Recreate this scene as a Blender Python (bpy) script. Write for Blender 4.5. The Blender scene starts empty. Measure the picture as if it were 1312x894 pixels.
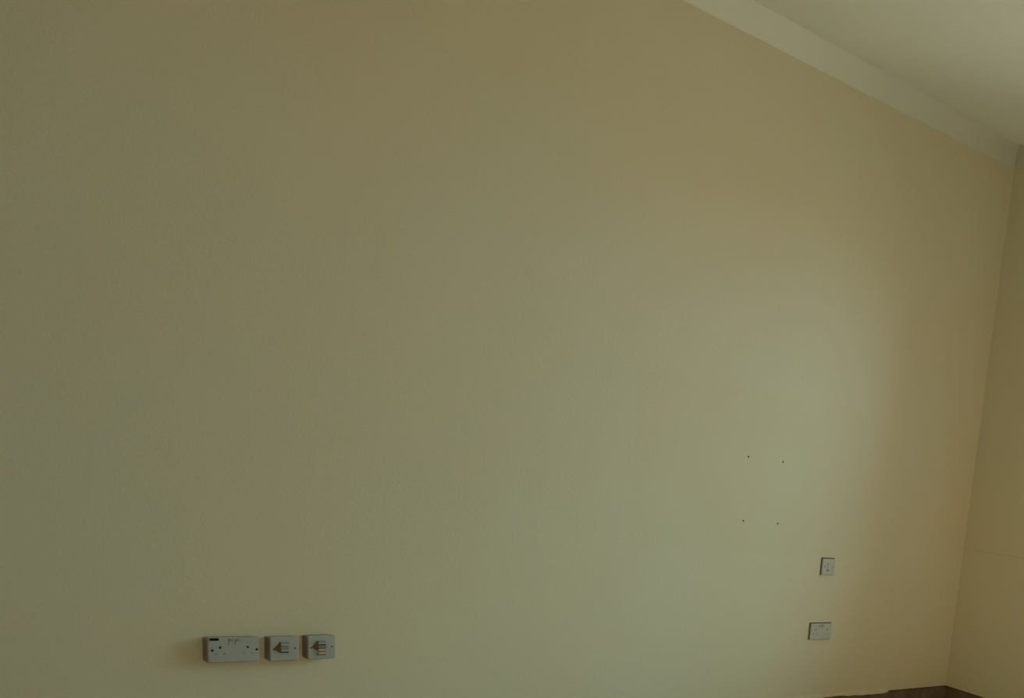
import bpy, bmesh, math, random
from mathutils import Vector, Matrix
random.seed(4)
S = bpy.context.scene
COL = S.collection

# ------------------------------------------------------------ camera (photo is an off-centre crop, hence the lens shift)
CX, CY, CZ = -5.26432, -4.55749, 1.53396
YAW, PITCH, ROLL = 1.00962, -0.237416, 0.168943
FPX, PPX, PPY = 1434.74, 1416.39, 959.84
f = Vector((math.sin(YAW) * math.cos(PITCH), math.cos(YAW) * math.cos(PITCH), math.sin(PITCH)))
r = Vector((math.cos(YAW), -math.sin(YAW), 0))
u = r.cross(f)
r2 = r * math.cos(ROLL) + u * math.sin(ROLL)
u2 = -r * math.sin(ROLL) + u * math.cos(ROLL)
cam = bpy.data.cameras.new('camera')
cam_o = bpy.data.objects.new('camera', cam)
COL.objects.link(cam_o)
m = Matrix((r2, u2, -f)).transposed().to_4x4()
m.translation = (CX, CY, CZ)
cam_o.matrix_world = m
cam.sensor_fit = 'HORIZONTAL'
cam.sensor_width = 36
cam.lens = FPX * 36 / 1312
cam.shift_x = -(PPX - 656) / 1312
cam.shift_y = (PPY - 447) / 1312
cam.clip_start = 0.05
S.camera = cam_o

# ------------------------------------------------------------ world, daylight, exposure
S.view_settings.view_transform = 'Standard'
S.view_settings.look = 'None'
S.view_settings.gamma = 1
S.view_settings.use_curve_mapping = False
S.view_settings.exposure = 0.0
w = bpy.data.worlds.new('world')
S.world = w
w.use_nodes = True
bg = w.node_tree.nodes['Background']
bg.inputs['Color'].default_value = (0.72, 0.90, 1.0, 1)
bg.inputs['Strength'].default_value = 1.5


def area(name, loc, rot, sx, sy, power, col):
    l = bpy.data.lights.new(name, 'AREA')
    l.shape = 'RECTANGLE'
    l.size, l.size_y, l.energy, l.color = sx, sy, power, col
    o = bpy.data.objects.new(name, l)
    o.location = loc
    o.rotation_euler = rot
    COL.objects.link(o)
    return o


# daylight through the right-wall window, and an added warm fill behind the camera
def aim(loc, to):
    return (Vector(to) - Vector(loc)).to_track_quat('-Z', 'Y').to_euler()


P1 = (3.0, -3.6, 3.1)
area('daylight_right', P1, aim(P1, (-0.8, -1.0, 1.1)), 3.0, 2.2, 133, (0.32, 0.83, 1.0))
P2 = (-6.0, -9.4, 2.2)
area('fill_rear', P2, aim(P2, (-2.6, -3.0, 1.3)), 3.0, 2.0, 110, (1.0, 0.79, 0.33))

sun = bpy.data.lights.new('sun', 'SUN')
sun.energy, sun.angle, sun.color = 14.0, 0.01, (0.83, 0.90, 1.0)
sun_o = bpy.data.objects.new('sun', sun)
sun_o.rotation_euler = Vector((-0.75, -0.25, -1.0)).to_track_quat('-Z', 'Y').to_euler()
COL.objects.link(sun_o)

H = 3.097      # bottom of the coving on the walls
HC = 3.20      # ceiling
ROOM_X, ROOM_Y = -6.6, -6.2


# ------------------------------------------------------------ materials
def mat(name, col, rough=0.6, spec=0.3, var=0.0, vscale=4.0, bump=0.0, bscale=60.0, metal=0.0):
    mt = bpy.data.materials.new(name)
    mt.use_nodes = True
    nt = mt.node_tree
    b = nt.nodes['Principled BSDF']
    b.inputs['Roughness'].default_value = rough
    b.inputs['Specular IOR Level'].default_value = spec
    b.inputs['Metallic'].default_value = metal
    b.inputs['Base Color'].default_value = (*col, 1)
    tc = nt.nodes.new('ShaderNodeTexCoord')
    if var:
        n = nt.nodes.new('ShaderNodeTexNoise')
        n.inputs['Scale'].default_value = vscale
        n.inputs['Detail'].default_value = 6
        nt.links.new(tc.outputs['Object'], n.inputs['Vector'])
        mp = nt.nodes.new('ShaderNodeMapRange')
        mp.inputs['From Min'].default_value = 0.3
        mp.inputs['From Max'].default_value = 0.7
        mp.inputs['To Min'].default_value = 1 - var
        mp.inputs['To Max'].default_value = 1 + var
        nt.links.new(n.outputs['Fac'], mp.inputs['Value'])
        mx = nt.nodes.new('ShaderNodeVectorMath')
        mx.operation = 'SCALE'
        mx.inputs[0].default_value = col
        nt.links.new(mp.outputs['Result'], mx.inputs['Scale'])
        nt.links.new(mx.outputs['Vector'], b.inputs['Base Color'])
    if bump:
        n2 = nt.nodes.new('ShaderNodeTexNoise')
        n2.inputs['Scale'].default_value = bscale
        n2.inputs['Detail'].default_value = 4
        nt.links.new(tc.outputs['Object'], n2.inputs['Vector'])
        bp = nt.nodes.new('ShaderNodeBump')
        bp.inputs['Strength'].default_value = bump
        bp.inputs['Distance'].default_value = 0.002
        nt.links.new(n2.outputs['Fac'], bp.inputs['Height'])
        nt.links.new(bp.outputs['Normal'], b.inputs['Normal'])
    return mt


WALL = (0.74, 0.655, 0.46)


def wall_paint():
    """cream emulsion: roller texture, slow tint drift, the unfaded panel where a screen hung"""
    mt = mat('cream wall paint', WALL, 0.55, 0.25, 0.0, bump=0.35, bscale=90)
    nt = mt.node_tree
    L = nt.links
    N = nt.nodes.new
    b = nt.nodes['Principled BSDF']
    tc = N('ShaderNodeTexCoord')
    n = N('ShaderNodeTexNoise'); n.inputs['Scale'].default_value = 1.3; n.inputs['Detail'].default_value = 3
    L.new(tc.outputs['Object'], n.inputs['Vector'])
    cr = N('ShaderNodeValToRGB')
    cr.color_ramp.elements[0].position = 0.35
    cr.color_ramp.elements[1].position = 0.65
    cr.color_ramp.elements[0].color = (WALL[0] * 1.012, WALL[1] * 0.99, WALL[2] * 0.98, 1)
    cr.color_ramp.elements[1].color = (WALL[0] * 0.988, WALL[1] * 1.01, WALL[2] * 1.02, 1)
    L.new(n.outputs['Fac'], cr.inputs['Fac'])
    sp = N('ShaderNodeSeparateXYZ')
    L.new(tc.outputs['Object'], sp.inputs[0])

    def band(out, lo, hi, soft):
        a = N('ShaderNodeMapRange'); a.interpolation_type = 'SMOOTHSTEP'
        a.inputs['From Min'].default_value = lo - soft; a.inputs['From Max'].default_value = lo + soft
        c = N('ShaderNodeMapRange'); c.interpolation_type = 'SMOOTHSTEP'
        c.inputs['From Min'].default_value = hi + soft; c.inputs['From Max'].default_value = hi - soft
        L.new(out, a.inputs['Value']); L.new(out, c.inputs['Value'])
        mu = N('ShaderNodeMath'); mu.operation = 'MULTIPLY'
        L.new(a.outputs[0], mu.inputs[0]); L.new(c.outputs[0], mu.inputs[1])
        return mu.outputs[0]
    bx_ = band(sp.outputs['X'], -2.25, -0.90, 0.025)
    bz_ = band(sp.outputs['Z'], 0.875, 1.645, 0.02)
    mu = N('ShaderNodeMath'); mu.operation = 'MULTIPLY'
    L.new(bx_, mu.inputs[0]); L.new(bz_, mu.inputs[1])
    mx = N('ShaderNodeMix'); mx.data_type = 'RGBA'; mx.blend_type = 'MULTIPLY'
    L.new(mu.outputs[0], mx.inputs[0])
    L.new(cr.outputs['Color'], mx.inputs[6])
    mx.inputs[7].default_value = (0.990, 0.984, 0.955, 1)
    sn = N('ShaderNodeTexNoise'); sn.inputs['Scale'].default_value = 170; sn.inputs['Detail'].default_value = 2
    L.new(tc.outputs['Object'], sn.inputs['Vector'])
    sm = N('ShaderNodeMapRange'); sm.inputs['From Min'].default_value = 0.25; sm.inputs['From Max'].default_value = 0.75
    sm.inputs['To Min'].default_value = 0.955; sm.inputs['To Max'].default_value = 1.045
    L.new(sn.outputs['Fac'], sm.inputs['Value'])
    vm = N('ShaderNodeVectorMath'); vm.operation = 'SCALE'
    L.new(mx.outputs[2], vm.inputs[0]); L.new(sm.outputs[0], vm.inputs['Scale'])
    L.new(vm.outputs['Vector'], b.inputs['Base Color'])
    return mt


M_WALL = wall_paint()
M_CEIL = mat('white ceiling emulsion', (0.84, 0.84, 0.715), 0.7, 0.2, 0.012, 1.5, 0.25, 70)
M_COVE = mat('white coving paint', (0.825, 0.805, 0.67), 0.65, 0.2, 0.01, 3, 0.15, 50)
M_FLOOR = mat('pale dusty tile floor', (0.60, 0.50, 0.36), 0.8, 0.2, 0.15, 3, 0.5, 30)
M_SKIRT = mat('bare brown skirting', (0.185, 0.125, 0.085), 0.75, 0.2, 0.22, 14, 0.6, 60)
M_GAP = mat('dark gap', (0.05, 0.035, 0.015), 0.9, 0.1)
M_LIP = mat('chipped plaster', (0.74, 0.655, 0.47), 0.85, 0.1, 0.06, 30, 0.8, 80)
M_PLATE = mat('greyed white plastic', (0.45, 0.445, 0.405), 0.45, 0.35, 0.03, 30)
M_WHITE = mat('cleaner white plastic', (0.57, 0.54, 0.475), 0.45, 0.35, 0.015, 20)
M_RIM = mat('dark back frame', (0.17, 0.135, 0.06), 0.7, 0.2)  # dark frame standing out past the plates' top and left edges
M_MODULE_SHADE = mat('dark olive module shade', (0.17, 0.135, 0.075), 0.6, 0.2)
M_BOX = mat('yellowed box plastic', (0.33, 0.255, 0.18), 0.5, 0.3, 0.05, 30)
M_DARK = mat('dark recess', (0.03, 0.028, 0.02), 0.8, 0.1)
M_GREY = mat('grey shutter plastic', (0.26, 0.26, 0.20), 0.6, 0.2)
M_BLACK = mat('black sticker', (0.008, 0.008, 0.005), 0.6, 0.1)
M_SCREW = mat('dulled screw metal', (0.20, 0.19, 0.15), 0.5, 0.4, metal=0.6)
M_BROWN = mat('brown wire insulation', (0.27, 0.13, 0.08), 0.5, 0.3)
M_PINK = mat('pale pink insulation', (0.62, 0.48, 0.38), 0.5, 0.3)
M_PLUG = mat('brown plug plastic', (0.13, 0.09, 0.05), 0.6, 0.2)
M_UPVC = mat('white window frame', (0.8, 0.8, 0.77), 0.35, 0.4)
M_WOOD = mat('pale painted door', (0.7, 0.66, 0.55), 0.5, 0.3)
M_GROUND = mat('dry ground outside', (0.45, 0.40, 0.30), 0.9, 0.1, 0.2, 1.0)


def glass():
    mt = bpy.data.materials.new('window glass')
    mt.use_nodes = True
    nt = mt.node_tree
    nt.nodes.remove(nt.nodes['Principled BSDF'])
    t = nt.nodes.new('ShaderNodeBsdfTransparent')
    g = nt.nodes.new('ShaderNodeBsdfGlossy'); g.inputs['Roughness'].default_value = 0.02
    fr = nt.nodes.new('ShaderNodeFresnel'); fr.inputs['IOR'].default_value = 1.2
    mx = nt.nodes.new('ShaderNodeMixShader')
    nt.links.new(fr.outputs[0], mx.inputs[0]); nt.links.new(t.outputs[0], mx.inputs[1]); nt.links.new(g.outputs[0], mx.inputs[2])
    nt.links.new(mx.outputs[0], nt.nodes['Material Output'].inputs['Surface'])
    return mt


M_GLASS = glass()


# ------------------------------------------------------------ helpers
def link(name, bm, mt, parent=None, loc=None, smooth=False):
    me = bpy.data.meshes.new(name)
    bmesh.ops.recalc_face_normals(bm, faces=bm.faces)
    bm.to_mesh(me)
    bm.free()
    if mt:
        me.materials.append(mt)
    if smooth:
        for p in me.polygons:
            p.use_smooth = True
    o = bpy.data.objects.new(name, me)
    COL.objects.link(o)
    if parent:
        o.parent = parent
    if loc:
        o.location = loc
    return o


def box(bm, x0, x1, y0, y1, z0, z1):
    vs = [bm.verts.new(p) for p in ((x0, y0, z0), (x1, y0, z0), (x1, y1, z0), (x0, y1, z0), (x0, y0, z1), (x1, y0, z1), (x1, y1, z1), (x0, y1, z1))]
    for q in ((0, 3, 2, 1), (4, 5, 6, 7), (0, 1, 5, 4), (1, 2, 6, 5), (2, 3, 7, 6), (3, 0, 4, 7)):
        bm.faces.new([vs[i] for i in q])
    return bm


def rrect(w, h, rad, n=5):
    pts = []
    for cx, cz, a0 in ((w / 2 - rad, h / 2 - rad, 0), (-w / 2 + rad, h / 2 - rad, 90), (-w / 2 + rad, -h / 2 + rad, 180), (w / 2 - rad, -h / 2 + rad, 270)):
        for k in range(n + 1):
            a = math.radians(a0 + 90 * k / n)
            pts.append((cx + rad * math.cos(a), cz + rad * math.sin(a)))
    return pts


def loft(bm, rings):
    """rings: list of lists of (x,y,z), same count; capped at both ends"""
    R = [[bm.verts.new(p) for p in ring] for ring in rings]
    n = len(R[0])
    for a, b in zip(R, R[1:]):
        for i in range(n):
            bm.faces.new((a[i], a[(i + 1) % n], b[(i + 1) % n], b[i]))
    bm.faces.new(R[0])
    bm.faces.new(list(reversed(R[-1])))
    return bm


def plate_bm(w, h, back, front, rad=0.006, bev=0.003):
    """rounded rectangular block from y=-back to y=-front, with a rounded front edge"""
    bm = bmesh.new()
    rings = [[(x, -back, z) for x, z in rrect(w, h, rad)]]
    for k in range(4):
        a = math.radians(90 * k / 3)
        ins = bev * (1 - math.cos(a))
        y = -(front - bev + bev * math.sin(a))
        rings.append([(x, y, z) for x, z in rrect(w - 2 * ins, h - 2 * ins, max(rad - ins, 0.001))])
    return loft(bm, rings)


def cyl(bm, x, z, rad, y0, y1, n=16):
    return loft(bm, [[(x + rad * math.cos(2 * math.pi * i / n), y, z + rad * math.sin(2 * math.pi * i / n)) for i in range(n)] for y in (y0, y1)])


def cut(o, cutter_bm):
    """carve cutter_bm (in o's own coordinates) out of o and bake it"""
    c = link('cutter', cutter_bm, None)
    c.matrix_world = o.matrix_world
    if o.parent:
        c.parent = o.parent
    c.location = o.location
    md = o.modifiers.new('cut', 'BOOLEAN')
    md.operation = 'DIFFERENCE'
    md.solver = 'EXACT'
    md.object = c
    dg = bpy.context.evaluated_depsgraph_get()
    me = bpy.data.meshes.new_from_object(o.evaluated_get(dg))
    o.modifiers.clear()
    o.data = me
    cm = c.data
    bpy.data.objects.remove(c)
    bpy.data.meshes.remove(cm)


def struct(o):
    o['kind'] = 'structure'
    return o


def thing(name, loc, label, cat, rot=0.0, group=None):
    o = bpy.data.objects.new(name, None)
    o.empty_display_size = 0.05
    COL.objects.link(o)
    o.location = loc
    o.rotation_euler = (0, rot, 0)
    o['label'] = label
    o['category'] = cat
    if group:
        o['group'] = group
    return o


# ------------------------------------------------------------ room shell
T = 0.2
ZF = HC + 0.02
back = struct(link('wall_back', box(bmesh.new(), ROOM_X - T, T, 0, T, 0, ZF), M_WALL))
HOLES = ((-1.640, 1.335), (-1.430, 1.332), (-1.638, 1.029), (-1.426, 1.027))
hb = bmesh.new()
for x, z in HOLES:
    cyl(hb, x, z, 0.0048, -0.01, 0.035, 14)
cut(back, hb)

right = struct(link('wall_right', box(bmesh.new(), 0, T, ROOM_Y - T, 0, 0, ZF), M_WALL))
WY0, WY1, WZ0, WZ1 = -3.4, -0.95, 0.90, 2.45
cut(right, box(bmesh.new(), -0.1, T + 0.1, WY0, WY1, WZ0, WZ1))
# fine plaster crack on the right wall
cr_pts = [(-0.10, 0.972), (-0.17, 0.966), (-0.24, 0.974), (-0.31, 0.972), (-0.38, 0.981), (-0.47, 0.983)]
cb = bmesh.new()
prev = None
for y, z in cr_pts:
    ring = [cb.verts.new(p) for p in ((0.003, y, z - .0012), (-0.0008, y, z - .0009), (-0.0008, y, z + .0009), (0.003, y, z + .0012))]
    if prev:
        for i in range(4):
            cb.faces.new((prev[i], prev[(i + 1) % 4], ring[(i + 1) % 4], ring[i]))
    else:
        cb.faces.new(ring)
    prev = ring
cb.faces.new(prev)
link('hairline_crack', cb, mat('crack', (0.5, 0.43, 0.28), 0.9, 0.1), right)

left = struct(link('wall_left', box(bmesh.new(), ROOM_X - T, ROOM_X, ROOM_Y - T, 0, 0, ZF), M_WALL))
front = struct(link('wall_front', box(bmesh.new(), ROOM_X - T, T, ROOM_Y - T, ROOM_Y, 0, ZF), M_WALL))
FX0, FX1, FZ0, FZ1 = -5.4, -2.6, 0.90, 2.45
cut(front, box(bmesh.new(), FX0, FX1, ROOM_Y - T - 0.1, ROOM_Y + 0.1, FZ0, FZ1))
struct(link('floor', box(bmesh.new(), ROOM_X - T, T, ROOM_Y - T, T, -0.15, 0), M_FLOOR))
struct(link('ceiling', box(bmesh.new(), ROOM_X - T, T, ROOM_Y - T, T, HC, HC + 0.15), M_CEIL))


# coving: concave quarter profile, mitred at the corners
def cove(name, p0, p1, inward, m0, m1):
    """run along a wall from p0 to p1 (xy); inward = unit vector into the room; m0/m1 mitre shift per unit of depth"""
    bm = bmesh.new()
    p0, p1, n = Vector((*p0, 0)), Vector((*p1, 0)), Vector((*inward, 0))
    d = (p1 - p0).normalized()
    D = HC - H
    prof = [(0, H), (0.0025, H + 0.0005)]
    for k in range(13):
        a = math.radians(90 * k / 12)
        prof.append((0.003 + (D - 0.004) * (1 - math.cos(a)), H + 0.004 + (D - 0.0045) * math.sin(a)))
    prof += [(D + 0.004, HC + 0.001), (0, HC + 0.002)]
    rings = []
    for base, mm in ((p0, m0), (p1, m1)):
        rings.append([tuple(base + n * a + d * (a * mm) + Vector((0, 0, z))) for a, z in prof])
    loft(bm, rings)
    o = struct(link(name, bm, M_COVE))
    for p in o.data.polygons:
        p.use_smooth = 0.3 < abs(p.normal.z) + 0.3 < 1.29 and len(p.vertices) == 4
    return o


cove('trim_1', (ROOM_X, 0), (0, 0), (0, -1), 1, -1)
cove('trim_2', (0, 0), (0, ROOM_Y), (-1, 0), 1, -1)
cove('trim_3', (0, ROOM_Y), (ROOM_X, ROOM_Y), (0, 1), 1, -1)
cove('trim_4', (ROOM_X, ROOM_Y), (ROOM_X, 0), (1, 0), 1, -1)

# skirting: brown board with a dark gap line along its top
SK = 0.1005


def skirt(name, x0, x1, y0, y1):
    o = struct(link(name, box(bmesh.new(), x0, x1, y0, y1, 0, SK - 0.003), M_SKIRT))
    return o


bb = skirt('baseboard_back', ROOM_X, 0, -0.006, 0)
link('top_gap', box(bmesh.new(), ROOM_X, 0, -0.003, 0, SK - 0.004, SK + 0.0015), M_GAP, bb)
br = skirt('baseboard_right', -0.006, 0, ROOM_Y, -0.006)
link('top_gap', box(bmesh.new(), -0.003, 0, ROOM_Y, -0.003, SK - 0.004, SK + 0.0015), M_GAP, br)
skirt('baseboard_left', ROOM_X, ROOM_X + 0.006, ROOM_Y, -0.006)
skirt('baseboard_front', ROOM_X + 0.006, -0.006, ROOM_Y, ROOM_Y + 0.006)

# ragged lip of wall plaster that runs down over the skirting left of the corner
lip = [(-0.497, 0.1005), (-0.515, 0.0950), (-0.55, 0.0893), (-0.60, 0.0905), (-0.64, 0.0885), (-0.675, 0.0915), (-0.705, 0.0900), (-0.735, 0.0915),
       (-0.78, 0.0945), (-0.82, 0.0925), (-0.86, 0.0975), (-0.885, 0.0995), (-0.92, 0.0990), (-0.955, 0.0960), (-0.995, 0.0965), (-1.03, 0.0965), (-1.06, 0.0975), (-1.10, 0.0965)]
x = -1.10
while x > ROOM_X + 0.05:
    x -= random.uniform(0.04, 0.09)
    lip.append((max(x, ROOM_X), 0.096 + random.uniform(-0.004, 0.004)))
lb = bmesh.new()
prev = None
for i, (x, z) in enumerate(lip):
    t = 0.0075 if i else 0.001
    zt = 0.112
    ring = [lb.verts.new(p) for p in ((x, 0.002, zt + 0.006), (x, -t * 0.35, zt), (x, -t * 0.95, z + 0.005), (x, -t * 1.15, z + 0.0015), (x, -t * 1.05, z), (x, 0.002, z))]
    if prev:
        for k in range(6):
            lb.faces.new((prev[k], prev[(k + 1) % 6], ring[(k + 1) % 6], ring[k]))
    else:
        lb.faces.new(ring)
    prev = ring
lb.faces.new(prev)
link('plaster_lip', lb, M_LIP, back)
# curled flake of plaster on the lip
fb = bmesh.new()
loft(fb, [[(-1.005, -0.008, 0.097), (-1.005, -0.010, 0.100), (-1.005, -0.004, 0.101)],
          [(-0.975, -0.013, 0.099), (-0.975, -0.016, 0.103), (-0.975, -0.006, 0.105)],
          [(-0.940, -0.009, 0.102), (-0.940, -0.011, 0.104), (-0.940, -0.004, 0.104)]])
link('plaster_flake', fb, M_LIP, back)


# windows outside the frame: daylight at right, the rear one added for fill
def window(name, along, a0, a1, z0, z1, plane):
    """along 'y' (right wall, plane = x) or 'x' (front wall, plane = y)"""
    def bb_(bm, s0, s1, d0, d1, z0_, z1_):
        if along == 'y':
            box(bm, plane + d0, plane + d1, s0, s1, z0_, z1_)
        else:
            box(bm, s0, s1, plane + d0, plane + d1, z0_, z1_)
    fb_ = bmesh.new()
    fw = 0.06
    mid = (a0 + a1) / 2
    bb_(fb_, a0, a1, -0.035, 0.035, z0, z0 + fw)
    bb_(fb_, a0, a1, -0.035, 0.035, z1 - fw, z1)
    bb_(fb_, a0, a0 + fw, -0.035, 0.035, z0 + fw, z1 - fw)
    bb_(fb_, a1 - fw, a1, -0.035, 0.035, z0 + fw, z1 - fw)
    bb_(fb_, mid - 0.04, mid + 0.04, -0.034, 0.034, z0 + fw, z1 - fw)
    o = struct(link(name, fb_, M_UPVC))
    for s0, s1 in ((a0 + fw, mid - 0.04), (mid + 0.04, a1 - fw)):
        g = bmesh.new()
        bb_(g, s0 - 0.005, s1 + 0.005, -0.003, 0.003, z0 + fw - 0.005, z1 - fw + 0.005)
        link('pane', g, M_GLASS, o)
    return o


window('window_1', 'y', WY0, WY1, WZ0, WZ1, 0.14)
window('fill_window', 'x', FX0, FX1, FZ0, FZ1, ROOM_Y - 0.14)

# ground outside the windows
ob = struct(link('ground', box(bmesh.new(), -25, 25, -25, 20, -0.3, -0.16), M_GROUND))


# ------------------------------------------------------------ wall plugs in the four drill holes
plug_labels = ('brown plug in the bare wall, upper left of four drill holes',
               'faint brown plug, upper right of the four drill holes in the wall',
               'brown plug, lower left of the four drill holes in the wall',
               'brown plug, lower right of four drill holes, nearest above the small square plate')
for (x, z), lab in zip(HOLES, plug_labels):
    bm = bmesh.new()
    n = 14
    prof = [(0.0046, 0.03), (0.0046, -0.0006), (0.0036, -0.0010), (0.0030, -0.0004), (0.0026, 0.006), (0.0016, 0.026)]
    loft(bm, [[(rr * math.cos(2 * math.pi * i / n), y, rr * math.sin(2 * math.pi * i / n)) for i in range(n)] for rr, y in prof])
    o = link('screw_plug', bm, M_PLUG, None, (x, 0, z))
    o['label'] = lab
    o['category'] = 'wall plug'
    o['group'] = 'plugs of the removed screen bracket'
    g = bmesh.new()
    cyl(g, 0, 0, 0.0024, 0.002, 0.022, 12)
    link('bore', g, M_DARK, o)


# ------------------------------------------------------------ plate details
def screw(parent, x, z, yf, rad=0.0034, mt=None):
    bm = bmesh.new()
    n = 14
    loft(bm, [[(x + k * rad * math.cos(2 * math.pi * i / n), y, z + k * rad * math.sin(2 * math.pi * i / n)) for i in range(n)]
              for k, y in ((1, -yf + 0.004), (1, -yf - 0.0002), (0.7, -yf - 0.0010))])
    s = link('screw', bm, mt or M_SCREW, parent)
    b = bmesh.new()
    box(b, x - rad * 0.75, x + rad * 0.75, -yf - 0.0014, -yf - 0.0005, z - 0.0005, z + 0.0005)
    link('screw_slot', b, M_DARK, s)
    return s


def slot(parent, name, x, z, w, h, yf, mt=M_DARK):
    """shutter set 1.5 mm down in a carved opening"""
    return link(name, box(bmesh.new(), x - w / 2, x + w / 2, -yf + 0.0012, -yf + 0.006, z - h / 2, z + h / 2), mt, parent)


def rocker(parent, x, z, w, h, yf, tip=0.0035, up=True, mt=None):
    bm = bmesh.new()
    a, b = (tip, 0.0008) if up else (0.0008, tip)
    pts = [(-yf + 0.004, z - h / 2), (-yf - b, z - h / 2), (-yf - 0.0006, z), (-yf - a, z + h / 2), (-yf + 0.004, z + h / 2)]
    loft(bm, [[(xx, y, zz) for y, zz in pts] for xx in (x - w / 2, x + w / 2)])
    return link('rocker_switch', bm, mt or M_PLATE, parent)


def double_socket(loc, label, boxd, platet, tilt, slot_mat_e, slot_mat_p, screws, plug_dx, group, mt_plate):
    t = thing('double_socket', loc, label, 'power socket', tilt, group)
    yf = boxd + platet
    if boxd > 0.01:
        link('back_box', plate_bm(0.144, 0.0815, 0.0, boxd, 0.004, 0.001), M_BOX, t, (0, 0, -0.0052))
    else:
        link('back_frame', plate_bm(0.149, 0.092, 0.0, boxd, 0.003, 0.0006), M_RIM, t, (-0.0025, 0, 0.002))
    fp = link('face_plate', plate_bm(0.146, 0.086, boxd, yf, 0.005, 0.003), mt_plate, t)
    cb = bmesh.new()
    sl = []
    for s in (-1, 1):
        cx = s * plug_dx
        for (nm, dx, dz, w, h, mt) in (('earth_slot', 0, 0.0085, 0.0062, 0.0085, slot_mat_e), ('pin_slot', -0.0115, -0.0135, 0.0072, 0.0046, slot_mat_p), ('pin_slot', 0.0115, -0.0135, 0.0072, 0.0046, slot_mat_p)):
            box(cb, cx + dx - w / 2, cx + dx + w / 2, -yf - 0.01, -yf + 0.005, dz - h / 2, dz + h / 2)
            sl.append((nm, cx + dx, dz, w, h, mt))
    for s in (-1, 1):
        box(cb, s * 0.0098 - 0.0066, s * 0.0098 + 0.0066, -yf - 0.01, -yf + 0.0045, 0.0185, 0.0375)
    cut(fp, cb)
    for nm, x, z, w, h, mt in sl:
        slot(t, nm, x, z, w - 0.0002, h - 0.0002, yf, mt)
    for s in (-1, 1):
        # grey strips mark the gap above and left of the rocker
        rocker(t, s * 0.0098 + 0.0006, 0.0268, 0.0106, 0.0160, yf, 0.0045, up=True, mt=mt_plate)
        gb = bmesh.new()
        gx = s * 0.0098
        box(gb, gx - 0.0065, gx + 0.0065, -yf - 0.0012, -yf + 0.003, 0.0350, 0.0374)
        box(gb, gx - 0.0066, gx - 0.0047, -yf - 0.0010, -yf + 0.003, 0.0205, 0.0350)
        link('switch_gap', gb, M_GREY, t)
    for sx, sz in screws:
        screw(t, sx, sz, yf, 0.0042, M_DARK)
    return t, yf


BD, PT = 0.041, 0.0105
A, yfA = double_socket((-3.736, 0, 0.4702), 'white double power socket on a deep surface box, black sticker in its corner', BD, PT, 0.0,
                       M_DARK, M_GREY, ((-0.062, -0.0005), (0.0655, -0.0005)), 0.0395, 'power sockets', M_PLATE)
st = link('black_sticker', plate_bm(0.0262, 0.0088, yfA - 0.0006, yfA + 0.0012, 0.0006, 0.0003), M_BLACK, A, (-0.0562, 0, 0.0372))
st['label'] = 'small black rectangular sticker'


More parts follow.
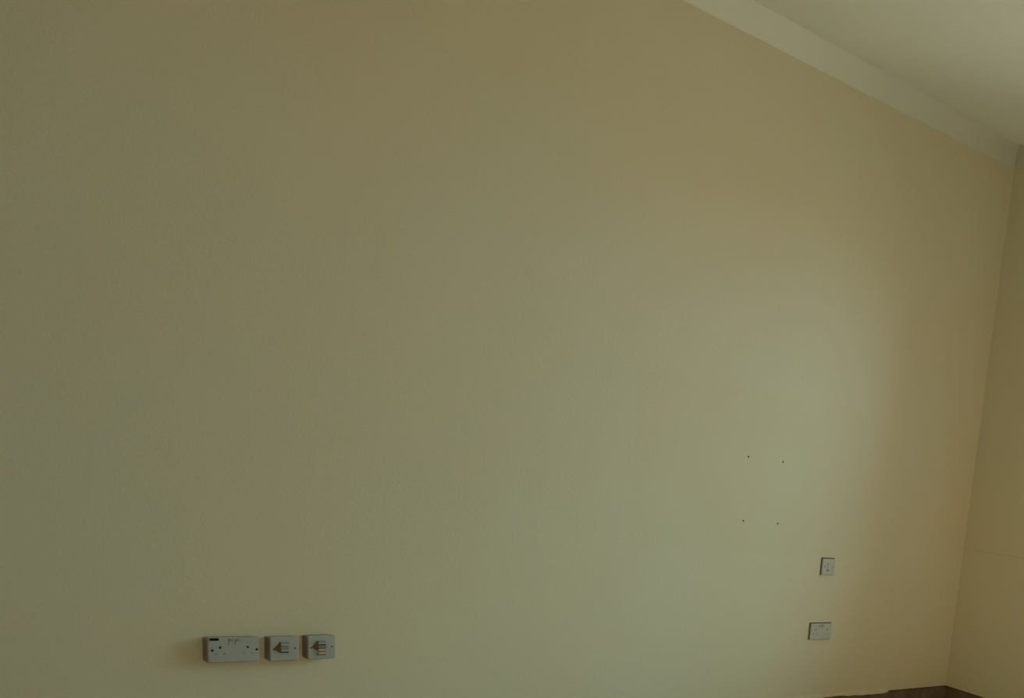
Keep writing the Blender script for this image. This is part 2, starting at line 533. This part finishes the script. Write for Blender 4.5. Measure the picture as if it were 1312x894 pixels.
# two single outlet plates with a protruding module
def outlet(loc, label, tilt, zc, hh, stripes, lowf, chip=False):
    t = thing('cable_outlet', loc, label, 'wall outlet', tilt, 'single outlets on deep surface boxes')
    yf = BD + PT
    link('back_box', plate_bm(0.085, 0.0815, 0.0, BD, 0.004, 0.001), M_BOX, t, (0, 0, -0.0052))
    fpl = link('face_plate', plate_bm(0.087, 0.086, BD, yf, 0.006, 0.003), M_PLATE, t)
    if chip:
        nb = bmesh.new()
        loft(nb, [[(0.036 + 0.004 * k, y, 0.041 - 0.003 * k) for k in (-1, 1)] + [(0.048, y, 0.040), (0.044, y, 0.048)] for y in (-yf - 0.01, -yf + 0.004)])
        cut(fpl, nb)
    # module's cast shadow built as a dark wedge, tapering left to the plate
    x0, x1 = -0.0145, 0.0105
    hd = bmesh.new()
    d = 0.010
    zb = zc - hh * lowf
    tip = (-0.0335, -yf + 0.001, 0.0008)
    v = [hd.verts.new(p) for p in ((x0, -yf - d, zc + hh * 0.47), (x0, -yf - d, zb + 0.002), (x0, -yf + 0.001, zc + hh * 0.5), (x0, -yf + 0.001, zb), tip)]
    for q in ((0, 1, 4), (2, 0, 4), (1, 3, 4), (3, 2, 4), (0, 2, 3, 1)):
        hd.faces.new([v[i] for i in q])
    link('module_shadow', hd, M_MODULE_SHADE, t)
    # module body
    mb = bmesh.new()
    box(mb, x0, x1, -yf - 0.006, -yf + 0.001, zc - hh / 2, zc + hh / 2)
    md = link('outlet_module', mb, M_PLATE, t)
    n = len(stripes)
    sh = hh / n
    for i, (mt, proud) in enumerate(stripes):
        z1 = zc + hh / 2 - i * sh
        if mt is None:
            continue
        b = bmesh.new()
        loft(b, [[(xx, -yf - 0.005, z1 - 0.0003), (xx, -yf - proud, z1 - sh * 0.25), (xx, -yf - proud, z1 - sh * 0.75), (xx, -yf - 0.005, z1 - sh + 0.0003)] for xx in (x0 + 0.0006, x1 - 0.0006)])
        link('terminal_bar', b, mt, md)
    screw(t, -0.0335, 0.0, yf, 0.0036)
    screw(t, 0.0318, 0.0012, yf, 0.0036)
    return t


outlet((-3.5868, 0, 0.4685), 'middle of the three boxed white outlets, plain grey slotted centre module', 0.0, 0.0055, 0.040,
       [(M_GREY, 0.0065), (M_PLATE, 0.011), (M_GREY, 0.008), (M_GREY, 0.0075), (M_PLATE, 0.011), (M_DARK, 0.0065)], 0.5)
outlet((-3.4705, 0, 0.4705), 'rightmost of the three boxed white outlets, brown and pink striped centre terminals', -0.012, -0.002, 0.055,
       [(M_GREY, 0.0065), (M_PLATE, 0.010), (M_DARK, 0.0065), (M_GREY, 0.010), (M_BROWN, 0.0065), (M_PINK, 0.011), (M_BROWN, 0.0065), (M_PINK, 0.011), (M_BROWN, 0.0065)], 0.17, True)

# double socket low on the wall by the corner
B, yfB = double_socket((-1.0772, 0, 0.4703), 'white double power socket low near the corner, below a small square plate', 0.0045, 0.0075, 0.0,
                       M_GREY, M_GREY, (), 0.0415, 'power sockets', M_WHITE)

# single plate above it
C = thing('single_socket', (-1.0718, 0, 0.8198), 'small square white wall plate above the double socket near the corner', 'wall outlet', 0.0)
link('back_frame', plate_bm(0.090, 0.092, 0.0, 0.0045, 0.003, 0.0006), M_RIM, C, (-0.0025, 0, 0.002))
yf = 0.012
fpc = link('face_plate', plate_bm(0.086, 0.086, 0.0045, yf, 0.005, 0.003), M_WHITE, C)
cb = bmesh.new()
box(cb, -0.0125, 0.0025, -yf - 0.01, -yf + 0.004, -0.022, 0.022)
cut(fpc, cb)
rocker(C, -0.004, 0.002, 0.010, 0.036, yf, 0.004, mt=M_WHITE)
link('outlet_slot', box(bmesh.new(), -0.0120, 0.0020, -yf + 0.0005, -yf + 0.003, -0.0215, -0.0165), M_DARK, C)
screw(C, -0.029, 0.001, yf)
screw(C, 0.031, 0.001, yf)
